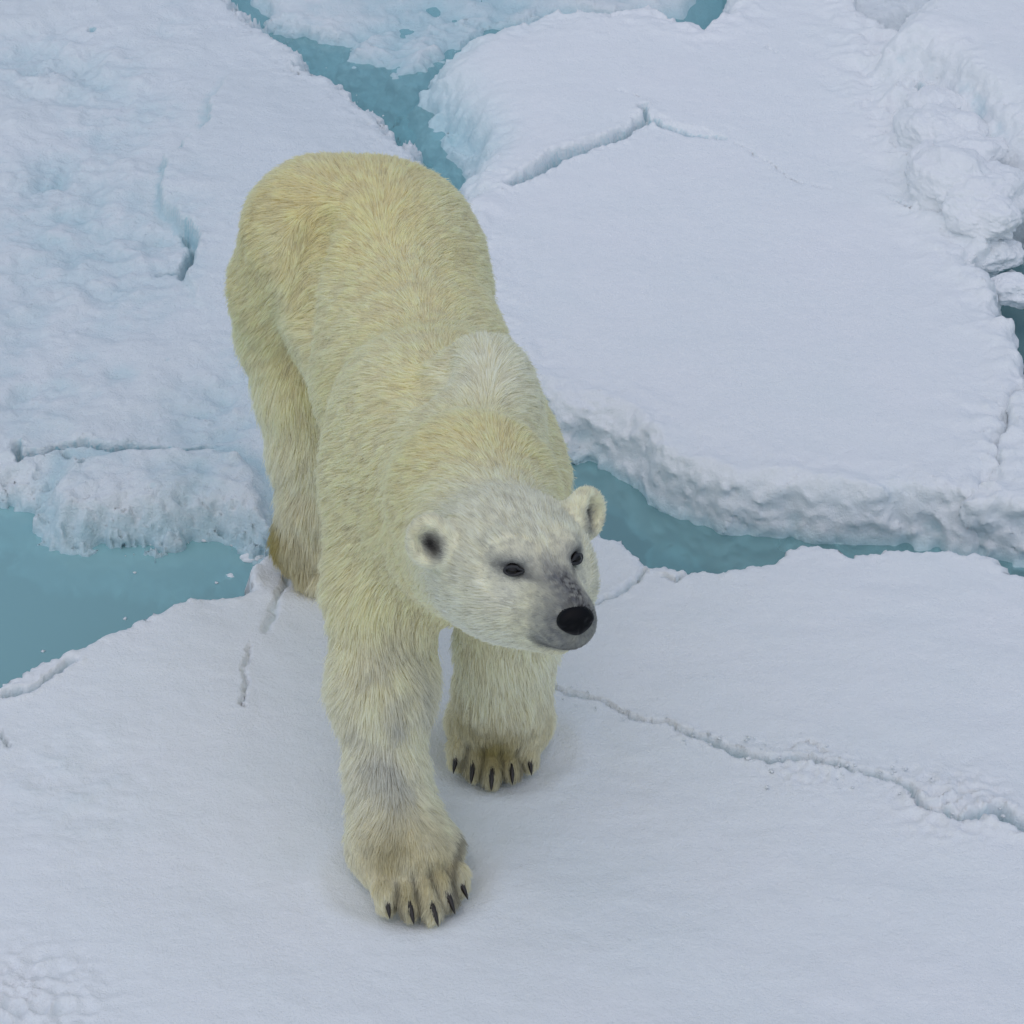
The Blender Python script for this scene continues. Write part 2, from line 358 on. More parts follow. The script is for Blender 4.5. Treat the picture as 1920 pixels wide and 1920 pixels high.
zB = -.070
B_pts = [('w', -4.5, 3.0), (-500, 860), (-60, 880), (0, 893), (45, 905), (95, 915), (82, 945), (108, 975), (160, 968), (235, 975), (312, 985), (400, 962), (450, 978), (500, 990), (560, 955), (700, 880), (830, 800), (860, 600), (845, 430),
         (800, 322), (776, 292), (752, 268), (722, 245), (700, 222), (684, 205), (662, 182), (632, 160), (600, 145), (562, 130), (540, 92), (512, 62), (470, 28), (436, 12), (415, -10), (380, -90), (300, -220), ('w', -.9, 5.5), ('w', -4.5, 5.5)]
cracksB = [([(30, 850), (75, 852), (100, 838), (160, 836), (200, 842), (270, 838), (340, 838), (388, 832)], .010, .07), ([(28, 830), (36, 862)], .010, .05),
           ([(120, 845), (160, 880), (110, 900)], .008, .03), ([(345, 430), (366, 458), (352, 500), (343, 516)], .014, .05), ([(366, 458), (340, 505), (296, 512)], .010, .03)]
stepsB = [([(395, 200), (388, 255), (345, 290), (310, 318), (306, 370), (318, 405), (345, 430), (370, 465), (350, 520), (470, 800), (900, 800), (900, 300), (600, -40), (430, -40), (440, 120)], .040, .020, .032, (350, 350, .55)),
          ([(135, 868), (330, 858), (400, 850), (470, 880), (500, 985), (400, 955), (235, 968), (118, 965), (100, 930)], .035, .05, .02)]
patchB = [(170, 440, .28, .42, -.02), (90, 330, .10, .5, -.03), (210, 250, .12, .3, -.01), (60, 120, .15, .4, -.03), (250, 540, .2, .3, -.01), (400, 780, .13, .5, -.03), (440, 870, .06, .5, -.02), (350, 920, .09, .5, -.02), (290, 210, .1, .28, -.01),
          (170, 150, .16, .35, -.02), (225, 705, .04, .4, -.02), (40, 740, .05, .35, -.02), (70, 790, .12, .3, -.01), (450, 690, .10, .35, -.01), (40, 600, .14, .25, -.01), (150, 880, .08, .35, 0), (300, 440, .05, .4, -.02), (110, 730, .06, .35, -.01), (300, 790, .1, .2, 0)]
def extraB(X, Y, h, ice, d):
    Z0 = X*0; c = at(480, 300, zB)
    # smooth drift on the side of the long lead, weathered rubble on the left and below
    q = at(330, 400, zB); left = sstep(q[0]+.12, q[0]-.10, X+.15*fbm(X, Y, Z0+2, 3, 2))
    c2 = at(300, 640, zB); low = sstep(c2[1]+.25, c2[1]-.15, Y)
    m_ = np.clip(np.maximum(left, low*.9), 0, 1)
    b = billow(X*1.0+.1*fbm(X, Y, Z0+77, 3, 2), Y*.8, Z0+3, 3.2, 5); n = fbm(X, Y, Z0+9, 9, 5, .62)
    h = h+m_*(.020*b+.016*n)
    ice = np.maximum(ice, m_*np.clip(.15-.26*b-.40*n, 0, .55))
    # pits
    pit = np.clip(fbm(X, Y, Z0+41, 17, 2)-.58, 0, 1)*m_
    h = h-.10*pit; ice = np.maximum(ice, np.clip(pit*6, 0, .75))
    h = h-.045*np.exp(-np.clip(d, 0, None)/.07)*low
    return h, ice
fB = make_floe('ice_floe', outline(B_pts, zB), zB, M_WET, (-1.36, .0, .0, 2.5), 'low weathered blue-white floe behind the bear, left of the long dark lead', vol=(.022, 19, .45), rag=.050, ragf=1.9, lump=.020, lumpf=16, lumpfall=.05,
          cracks=cracksB, steps=stepsB, patches=patchB, seed=4.1, rough=.008, extra=extraB, roundr=.03)

C_pts = [(865, 420), (872, 362), (895, 345), (885, 325), (905, 290), (912, 255), (895, 225), (862, 190), (838, 160), (815, 130), (800, 108), (822, 82), (860, 58), (905, 32), (990, 28), (1030, 16), (1090, 8), (1160, 22), (1190, 14), (1255, 20), (1290, 40), (1320, 50), (1352, 35), (1372, 0), (1390, -60),
         (1420, -200), (1560, -200), (1570, -30), (1610, 20), (1700, 70), (1725, 130), (1760, 230), (1800, 330), (1835, 385), (1815, 425), (1850, 455), (1822, 495), (1862, 520), (1872, 570), (1900, 615), (1925, 680), (1905, 735), (1880, 780), (1868, 860), (1850, 915), (1812, 935), (1760, 925), (1700, 915),
         (1600, 920), (1540, 905), (1480, 898), (1410, 892), (1350, 886), (1295, 868), (1250, 842), (1205, 800), (1160, 775), (1110, 752), (1072, 762), (1030, 745), (985, 700), (900, 620)]
cracksC = [([(965, 338), (1005, 318), (1048, 292), (1100, 276), (1150, 258), (1190, 236), (1212, 224)], .018, .075), ([(1206, 200), (1212, 224), (1235, 232)], .008, .04), ([(1235, 232), (1290, 252), (1360, 262)], .007, .03),
           ([(1380, 268), (1412, 288), (1470, 322)], .003, .01), ([(1470, 322), (1500, 340), (1570, 354)], .003, .012), ([(1150, 166), (1200, 184)], .003, .007), ([(1440, 85), (1456, 100)], .004, .01),
           ([(1712, 70), (1738, 150), (1775, 225), (1822, 300), (1868, 350), (1900, 385)], .022, .085), ([(1722, 190), (1738, 290), (1762, 372)], .012, .05), ([(1775, 240), (1800, 320), (1822, 372)], .010, .05), ([(1665, 372), (1700, 392), (1760, 415), (1810, 418)], .004, .014)]
stepsC = [([(965, 330), (1048, 284), (1150, 250), (1212, 216), (1290, 244), (1360, 256), (1420, 200), (1300, 60), (1000, 60), (880, 200), (900, 300)], .011, .020, .030, (1110, 260, .36))]
patchC = [(1640, 965, .12, .25, -.01), (1560, 250, .35, .07, 0), (960, 560, .25, .08, 0)]
def extraC(X, Y, h, ice, d):
    Z0 = X*0
    # lumpy brow along the front and the broken right-hand side
    c = at(1760, 300, 0); g = np.exp(-(((X-c[0]-.25*(Y-c[1])*-.6)/.13)**2+((Y-c[1])/.75)**2))
    b = billow(X, Y, Z0+3, 8, 4)
    h = h+g*(.075*b-.005); ice = np.maximum(ice, g*np.clip(.10-.60*b, 0, .6))
    c = at(835, 165, 0); g = np.exp(-((X-c[0])**2+((Y-c[1])*.8)**2)/.34**2); e_ = np.exp(-np.clip(d, 0, None)/.075)
    h = h-.125*g*e_; ice = np.maximum(ice, .75*g*e_)
    return h, ice
fC = make_floe('ice_floe', outline(C_pts), 0.0, M_SNOW, (-.35, 1.36, -.15, 2.5), 'large smooth snow-covered floe right of the bear with a lumpy front face', vol=(.030, 9.5, .18, (850, 200, .30, .9)), rag=.030, ragf=.5, lump=.040, lumpf=9, lumpfall=.06,
          cracks=cracksC, steps=stepsC, patches=patchC, seed=7.7, rough=.004, extra=extraC, roundr=.05)
D_pts = [(1812, 940), (1850, 905), (1868, 850), (1878, 790), (1900, 745), (1925, 700), (1980, 650), (2300, 600), ('w', 4.5, .6), ('w', 4.5, -.2), (2300, 960), (1980, 960), (1900, 945)]
fD = make_floe('ice_floe', outline([(q[0]+9, q[1]) for q in D_pts[:8]]+[('w', 4.5, .6), ('w', 4.5, -.2), (2300, 960), (1980, 958), (1905, 950), (1850, 945)]), 0.005, M_SNOW, (.7, 1.3, -.15, .9),
          'snowy floe cut by the right edge, split from the large floe by a narrow crack', vol=(.038, 10, .15), rag=.010, lump=.030, lumpf=11, lumpfall=.05, seed=9.2, roundr=.025)
G_pts = [(1712, 40), (1740, 5), (1790, -40), (1900, -160), ('w', 2.4, 4.5), ('w', 4.5, 4.5), ('w', 4.5, 1.4), (2200, 330), (1990, 245), (1930, 215), (1865, 150), (1805, 90), (1758, 55)]
fG = make_floe('ice_floe', outline(G_pts, .15), .15, M_SNOW, (.9, 1.5, 1.0, 2.6), 'thick high floe in the upper right corner with a sloping striated side', vol=(.022, 8, .62), rag=.022, lump=.02, lumpf=9, lumpfall=.05, seed=12.4, roundr=.07, bottom=-.40)
E_pts = [(500, -20), (530, 25), (590, 52), (650, 60), (690, 90), (730, 95), (760, 110), (800, 100), (850, 60), (900, 26), (1000, 16), (1080, 4), (1160, 12), (1220, 8), (1268, 2), (1285, -50), (1000, -240), (560, -240)]
fE = make_floe('ice_floe', outline(E_pts, -.10), -.108, M_WET, (-.7, .3, 1.6, 2.6), 'half-awash slushy floe at the top edge beyond the long dark lead', vol=(.030, 12, 1.2), rag=.05, lump=.03, lumpf=8, lumpfall=.10, seed=15.4, roundr=.02,
          patches=[(700, 60, .25, .5, -.02), (900, 20, .3, .4, -.02), (620, 0, .12, .2, .02)])
H_pts = [(1590, -30), (1602, 15), (1640, 40), (1672, 30), (1700, 16), (1738, 22), (1760, -30), (1700, -120), (1600, -120)]
fH = make_floe('ice_floe', outline(H_pts, -.05), -.05, M_WET, (.7, 1.3, 1.9, 2.6), 'small snowy floe at the top edge between the large floe and the high corner floe', vol=(.030, 12, .5), rag=.02, lump=.02, lumpf=12, lumpfall=.06, seed=18.4, roundr=.03)
I_pts = [(1375, -60), (1372, 0), (1362, 30), (1330, 45), (1310, 20), (1308, -20), (1320, -80)]
tick('floes')
# ------------------------------------------------------------------ submerged ledges
def ledge(pts, z, parent, seed, box, wall=.25, rag=.05, lump=.05, far=7.):
    make_floe('submerged_ledge', outline(pts, z), z, M_LEDGE, box, parent=parent, wall=wall, rag=rag, lump=lump, lumpf=6, lumpfall=.2, seed=seed, rough=.02, bottom=z-.6, roundr=.05)
ledge([(1085, 820), (1130, 850), (1160, 880), (1190, 930), (1225, 1000), (1260, 1045), (1340, 1042), (1420, 1065), (1500, 1075), (1800, 1080), (1920, 1100), (1950, 900), (1200, 700), (1000, 760)], -.20, fC, 2.2, (-.1, 1.3, -.4, .4), wall=.05, rag=.015, lump=.012)
ledge([(600, -40), (620, 60), (700, 200), (760, 280), (830, 350), (870, 400), (960, 300), (1000, 60), (1200, -20), (1700, 60), (1750, -100), (900, -200)], -.20, fC, 3.2, (-.6, 1.3, .9, 2.6), wall=.16, rag=.09, lump=.05)
ledge([(1090, 850), (1110, 870), (1150, 905), (1150, 925), (1110, 930), (1080, 920), (1060, 880)], -.25, fC, 5.2, (0, .4, -.3, .3), wall=.07, rag=.02, lump=.03)

tick('ledges')
# ------------------------------------------------------------------ lumps of snow and ice
def lump(i, px, py, z, r, rz, label, sc=(1, 1, 1), cat='ice chunk', group='broken snow lumps', name='snow_lump'):
    import bmesh
    bm = bmesh.new(); bmesh.ops.create_icosphere(bm, subdivisions=6 if r > .03 and not DEV else 4, radius=1.0)
    me = bpy.data.meshes.new(name); bm.to_mesh(me); bm.free()
    V = np.empty(len(me.vertices)*3, np.float32); me.vertices.foreach_get('co', V); V = V.reshape(-1, 3)
    q = V*r; o_ = i*3.7+1; b = billow(q[:, 0], q[:, 1], q[:, 2], .8/r, 4, o_); n_ = fbm(q[:, 0], q[:, 1], q[:, 2], 1.0/r, 2, .5, o_); n3 = fbm(q[:, 0], q[:, 1], q[:, 2], 55, 3, .6, o_)
    V = V*(r*(1+.40*n_+.20*b)+.008*min(1, r/.05)*n3)[:, None]*np.array(sc)
    me.vertices.foreach_set('co', V.astype(np.float32).ravel()); me.polygons.foreach_set('use_smooth', np.ones(len(me.polygons), bool)); me.update()
    vattr(me, 'ice', np.clip(.08-.35*b+.3*np.clip(-V[:, 2]/r, 0, 1), 0, .3))
    me.materials.append(M_SNOW)
    o = bpy.data.objects.new(name, me); COL.objects.link(o); o.location = at(px, py, z); o.rotation_euler = (0, 0, rz)
    return tag(o, label, cat, group)
if 1:
    lump(0, 477, 1047, ZW-.002, .021, .3, 'small white ice chunk floating in the left pool beside the snow edge', (1.2, .8, .6), name='floating_ice_chunk', group='ice chunks afloat')
    lump(1, 432, 1082, ZW-.004, .011, .9, 'tiny ice crumb afloat in the left pool, below the larger chunk', (.8, 1, .5), name='floating_ice_chunk', group='ice chunks afloat')
    RB = [(1758, 215, .075, 'snow lump at the top of the rubble below the high corner floe'), (1742, 60, .06, 'small snow lump in the gap below the top edge, left of the high corner floe'),
          (1775, 262, .10, 'long snow lump in the middle of the rubble ridge'), (1812, 300, .085, 'rounded snow lump right of the middle of the rubble ridge'),
          (1795, 350, .11, 'broad snow lump low in the rubble ridge'), (1852, 372, .09, 'snow lump at the right end of the rubble, above the open water'),
          (1838, 405, .075, 'lowest snow lump of the rubble, at the edge of the open water'), (1868, 478, .05, 'small crumbly lump jutting into the water at the right edge'),
          (1900, 545, .045, 'crumbly lump on the right tip of the large floe'), (1745, 310, .06, 'small snow lump on the left flank of the rubble ridge')]
    for i, (x, y, r, lb) in enumerate(RB):
        lump(i, x, y, .035 if y < 450 else -.035, r, i*1.7, lb, (.95, 1.25, .70))

def crumbs(name, label, specs, seed, mat, parent=None):
    import bmesh
    g = np.random.default_rng(seed); bm = bmesh.new(); bmesh.ops.create_icosphere(bm, subdivisions=2, radius=1.0)
    sv = np.array([v.co[:] for v in bm.verts]); sf = np.array([[v.index for v in f.verts] for f in bm.faces]); bm.free()
    Vs, Fs = [], []; k = 0
    for line, z, n, spread, r0, r1 in specs:
        q = np.array([at(a, b, z) for a, b in line]); seg_ = np.linalg.norm(np.diff(q, axis=0), axis=1); cum = np.concatenate([[0], np.cumsum(seg_)])
        for _ in range(n):
            t_ = g.random()*cum[-1]; i = min(np.searchsorted(cum, t_, side='right')-1, len(seg_)-1); p_ = q[i]+(q[i+1]-q[i])*((t_-cum[i])/seg_[i])
            r_ = r0+(r1-r0)*g.random()**3; off = g.normal(size=3)*spread*np.array([1, 1, 0])
            v = sv*(1+.45*g.normal(size=(len(sv), 1))*.6)*np.array([1, .8+.4*g.random(), .55])*r_+p_+off+np.array([0, 0, r_*.1])
            Vs.append(v); Fs.append(sf+k); k += len(sv)
    me = np_mesh(name, np.concatenate(Vs), np.concatenate(Fs)); vattr(me, 'ice', np.full(k, .05))
    o = link(name, me, parent, mat); o['kind'] = 'stuff'
    if label: o['label'] = label
    return o
crumbs('floating_slush', 'white crumbs of slush floating along the edges of the floes', [([(10, 925), (90, 950), (110, 1015), (240, 1012), (320, 1025), (400, 1000), (480, 1028)], ZW+.001, 60, .008, .001, .007),
    ([(1870, 440), (1890, 500), (1905, 560)], ZW+.001, 50, .03, .002, .012), ([(450, 50), (560, 120), (700, 220)], ZW+.001, 8, .03, .001, .003),
    ([(40, 1240), (200, 1190), (400, 1120)], ZW+.001, 8, .03, .001, .006), ([(60, 950), (300, 1060), (450, 1060)], ZW+.001, 4, .05, .001, .004)], 4, M_SNOW)
crumbs('snow_crumbs', 'loose crumbs of snow scattered beside the cracks of the foreground floe', [([(1290, 1372), (1440, 1420), (1560, 1440), (1700, 1470), (1800, 1510), (1900, 1530)], .004, 150, .030, .001, .005), ([(1050, 1295), (1290, 1372)], .003, 30, .02, .001, .003), ([(760, 1740), (900, 1640)], .003, 14, .05, .001, .003)], 9, M_SNOW)
tick('lumps')
# ================================================================== THE BEAR
HP = at(962, 1030, 0.0)
def cam_dir(r, u, n): return r*R_+u*U_-n*F_     # right, up and towards the viewer
def unit(v): return np.asarray(v)/np.linalg.norm(v)
HZ = 0.98
HC = at(973, 1040, HZ)
hf = unit(cam_dir(.39, -.34, .86))
hr = cam_dir(.95, .02, 0); hr = unit(hr-hf*(hr@hf)); hu = unit(np.cross(hr, hf))
if hu[2] < 0: hu = -hu
def H(f, r, u): return HC+hf*f+hr*r+hu*u
prims = []      # kind, data, k, op
def cone(a, b, ra, rb, k=.05, op='+'): prims.append(('c', (np.asarray(a), np.asarray(b), ra, rb), k, op))
def ell(c, rad, axes=None, k=.05, op='+'): prims.append(('e', (np.asarray(c), np.asarray(rad), np.eye(3) if axes is None else np.asarray(axes)), k, op))
HA = np.array([hf, hr, hu])
# axis of the trunk
hip = at(680, 505, .66); mid = at(765, 680, .655); sho = at(830, 850, .68)
fw = unit((sho-hip)*np.array([1, 1, 0])); sd_ = np.array([-fw[1], fw[0], 0]); sd_ = sd_ if sd_[0] > 0 else -sd_; up = np.array([0, 0, 1.0])
TA = np.array([fw, sd_, up])
def T(c, f, s, u): return c+fw*f+sd_*s+up*u
BODY = dict(hip=hip, mid=mid, sho=sho, HC=HC)
ell(T(hip, .03, .02, .01), (.230, .195, .215), TA, .0)
ell(T(hip, .0, .115, -.045), (.175, .098, .195), TA, .05)
cone(T(hip, .05, .03, 0), T(mid, 0, .010, 0), .172, .155, .08); cone(T(mid, 0, .010, 0), T(sho, 0, -.004, 0), .155, .162, .08)
cone(T(hip, .1, .03, -.08), T(sho, -.05, .01, -.10), .150, .165, .08)
ell(T(sho, .02, -.01, .035), (.175, .128, .158), TA, .13)                       # withers
ell(at(914, 728, .895), (.088, .070, .085), TA, .035)                       # left shoulder blade
ell(T(sho, .01, -.084, .060), (.13, .068, .12), TA, .10)                         # right shoulder blade
ell(T(sho, .12, 0, -.08), (.125, .138, .165), TA, .11)                           # chest
# neck
nk = at(890, 935, .86)
cone(T(sho, .05, 0, .04), nk, .140, .122, .12); cone(nk, H(-.09, 0, -.03), .130, .095, .04)
cone(T(sho, .12, 0, -.06), H(-.07, -.01, -.06), .155, .090, .06)
# legs: given at joints
def leg(js, k=.05):
    for (a, ra), (b, rb) in zip(js[:-1], js[1:]): cone(a, b, ra, rb, k)
RF = [(at(724, 905, .66), .105), (at(722, 1090, .48), .093), (at(716, 1290, .30), .080), (at(725, 1450, .165), .056), (at(745, 1560, .080), .058)]
LF = [(at(935, 900, .66), .108), (at(945, 1085, .45), .090), (at(950, 1215, .27), .074), (at(943, 1290, .17), .070), (at(940, 1345, .08), .080)]
RH = [(at(612, 455, .72), .166), (at(566, 540, .60), .134), (at(552, 620, .50), .104), (at(564, 735, .39), .080), (at(575, 850, .27), .067), (at(585, 945, .17), .058), (at(592, 1010, .075), .060)]
LH = [(at(770, 560, .58), .145), (at(790, 690, .45), .110), (at(800, 800, .29), .078), (at(800, 880, .17), .066), (at(800, 950, .075), .066)]
for q in (RF, LF): leg(q)
for q in (RH, LH): leg(q, .02)
CLAWS = []; PAWS = []
def paw(ank, px, py, yaw, w=.095, ln=.12, toes=True, h=.05, claws=True, spread=1.0):
    """broad flat foot: sole at z=0, five toes side by side"""
    c = at(px, py, 0.0); f = np.array([math.sin(yaw), -math.cos(yaw), 0]); s = np.array([math.cos(yaw), math.sin(yaw), 0])
    A_ = np.array([f, s, up])
    PAWS.append((c, f, s, w, spread))
    ell(c-f*.032+s*.006+up*.042, (ln*.70, w*1.0, .052), A_, .045)
    cone(ank, c+f*.0+up*.055, .072, .062, .05)
    if not toes: return
    for i, tt_ in enumerate((-2, -1, 0, 1, 2)):
        a = tt_*.085*spread; r = .0180
        base = c+s*(tt_*w*.29)+f*(.022-.006*abs(tt_)**1.2)+up*.050
        d_ = unit(f*math.cos(a)+s*math.sin(a)); knu = base+d_*.055+up*-.004; tip = base+d_*(.098-.014*abs(tt_)**1.3)+up*-.024
        cone(base-d_*.02, knu, .018, r+.0015, .005); cone(knu, tip, r+.001, r-.001, .003)
        if claws: CLAWS.append((tip+d_*.006+up*.008, d_, s))
paw(RF[-1][0], 768, 1652, .36, w=.098, ln=.13, spread=1.0)
paw(LF[-1][0], 928, 1402, -.04, w=.092, ln=.12, spread=1.2)
paw(RH[-1][0], 615, 1062, .25, w=.080, ln=.15, claws=False)
paw(LH[-1][0], 815, 985, .25, w=.080, ln=.15, claws=False)
# head (f, r, u) local
ell(H(-.02, 0, -.006), (.115, .106, .080), HA, .05)
for s in (-1, 1):
    ell(H(.015, s*.051, -.045), (.090, .057, .068), HA, .04)
    ell(H(.070, s*.040, .038), (.035, .026, .018), HA, .03)       # brow
    cone(H(.10, s*.028, -.052), H(.184, s*.014, -.046), .036, .024, .025)   # lip pads
cone(H(.05, 0, .0), H(.204, 0, -.014), .050, .028, .04)            # bridge
cone(H(.07, 0, -.045), H(.192, 0, -.044), .048, .026, .03)
cone(H(-.02, 0, -.085), H(.138, 0, -.082), .066, .026, .03)           # lower jaw
EARS = {}
for s in (-1, 1):
    e = H(-.038, s*.131, .032)
    en = unit(hf*.80+hr*s*.55+hu*.12)      # the way the cup opens
    es = unit(hu-en*(hu@en)); et = np.cross(en, es)
    EARS[s] = (e, en, es)
    cone(H(-.050, s*.078, .010), e, .038, .024, .02)
    ell(e, (.024, .042, .037), np.array([en, es, et]), .014)
    ell(e+en*.021, (.026, .030, .024), np.array([en, es, et]), .006, '-')
EYE = {s: H(.100, s*.051, .022) for s in (-1, 1)}
for s in (-1, 1): ell(EYE[s]+hf*.006+hr*s*.004, (.016, .017, .011), HA, .012, '-')
# ---- field to surface
def sdf_prim(P, pr):
    kind, dat = pr[0], pr[1]
    if kind == 'c':
        a, b, ra, rb = dat; ab = (b-a).astype(np.float32); q = P-a.astype(np.float32)
        t_ = np.clip((q@ab)/float(ab@ab+1e-9), 0, 1); return np.sqrt(((q-t_[..., None]*ab)**2).sum(-1))-(ra+(rb-ra)*t_)
    c, rad, A_ = dat; q = (P-c.astype(np.float32))@A_.T.astype(np.float32)
    k0 = np.sqrt(((q/rad)**2).sum(-1)); k1 = np.sqrt(((q/(rad**2))**2).sum(-1))+1e-9
    return k0*(k0-1)/k1
def bounds(pr):
    if pr[0] == 'c':
        a, b, ra, rb = pr[1]; r = max(ra, rb); return np.minimum(a, b)-r, np.maximum(a, b)+r
    c, rad, _ = pr[1]; r = max(rad); return c-r, c+r
VX = .0062 if not DEV else .010
lo = np.min([bounds(q)[0] for q in prims], 0)-.04; hi = np.max([bounds(q)[1] for q in prims], 0)+.04
n = np.ceil((hi-lo)/VX).astype(int)+1
ax = [np.arange(n[i], dtype=np.float32)*VX+lo[i] for i in range(3)]
Fd = np.full(n, 1.0, np.float32)
def carve(pr):
    b0, b1 = bounds(pr); mg = max(pr[2], .02)+.03
    i0 = np.clip(((b0-mg-lo)/VX).astype(int), 0, n); i1 = np.clip(((b1+mg-lo)/VX).astype(int)+2, 0, n)
    sl = tuple(slice(i0[i], i1[i]) for i in range(3))
    G = np.stack(np.meshgrid(*[ax[i][sl[i]] for i in range(3)], indexing='ij'), -1)
    d2 = sdf_prim(G, pr).astype(np.float32); d1 = Fd[sl]; k = max(pr[2], 1e-4)
    if pr[3] == '-':
        d2 = -d2; h_ = np.clip(k-np.abs(d1-d2), 0, None)/k; Fd[sl] = np.maximum(d1, d2)+h_*h_*k*.25
    else:
        h_ = np.clip(k-np.abs(d1-d2), 0, None)/k; Fd[sl] = np.minimum(d1, d2)-h_*h_*k*.25
for pr in prims: carve(pr)
def skin_point(px, py):      # where the line of sight through a pixel meets the animal
    d = unit(ray(px, py)); t_ = 5.0
    while t_ < 8.5:
        q = CAM+d*t_; i_ = ((q-lo)/VX).astype(int)
        if (i_ >= 0).all() and (i_ < n).all() and Fd[tuple(i_)] < 0: return q
        t_ += .004
    return None
# folds of the hide: between haunch and flank, and behind the shoulder blade
for line, rr_, off_, kk_ in (([(600, 425), (580, 470), (572, 520), (572, 575), (584, 640)], .030, .006, .050), ([(770, 722), (800, 738), (828, 712), (838, 680)], .014, .008, .035), ([(745, 1010), (765, 1080), (800, 1140)], .016, .012, .045)):
    pts_ = [skin_point(*q) for q in line]; pts_ = [q-unit(q-CAM)*off_ for q in pts_ if q is not None]
    for a_, b_ in zip(pts_[:-1], pts_[1:]):
        if np.linalg.norm(a_-b_) < .25: carve(('c', (a_, b_, rr_, rr_), kk_, '-'))
# flat soles
G2 = ax[2][None, None, :]; Fd = np.maximum(Fd, -(G2-(-.004)))
V, Q, _ = surface_nets(Fd, ax)
# relax a little
E = np.concatenate([Q[:, [0, 1]], Q[:, [1, 2]], Q[:, [2, 3]], Q[:, [3, 0]]])
for _ in range(2):
    s_ = np.zeros_like(V); c_ = np.bincount(E[:, 0], minlength=len(V)).astype(float)
    for a in range(3): s_[:, a] = np.bincount(E[:, 0], V[E[:, 1], a], minlength=len(V))
    V = V*.5+.5*s_/np.maximum(c_, 1)[:, None]
bear = bpy.data.objects.new('polar_bear', None); COL.objects.link(bear)
bear.location = (float(sho[0]), float(sho[1]), 0); bear.empty_display_size = .2
tag(bear, 'cream-white polar bear walking towards the viewer and looking up', 'polar bear')
bpy.context.view_layer.update()
OFF = np.array(bear.location)

tick('bear mesh')
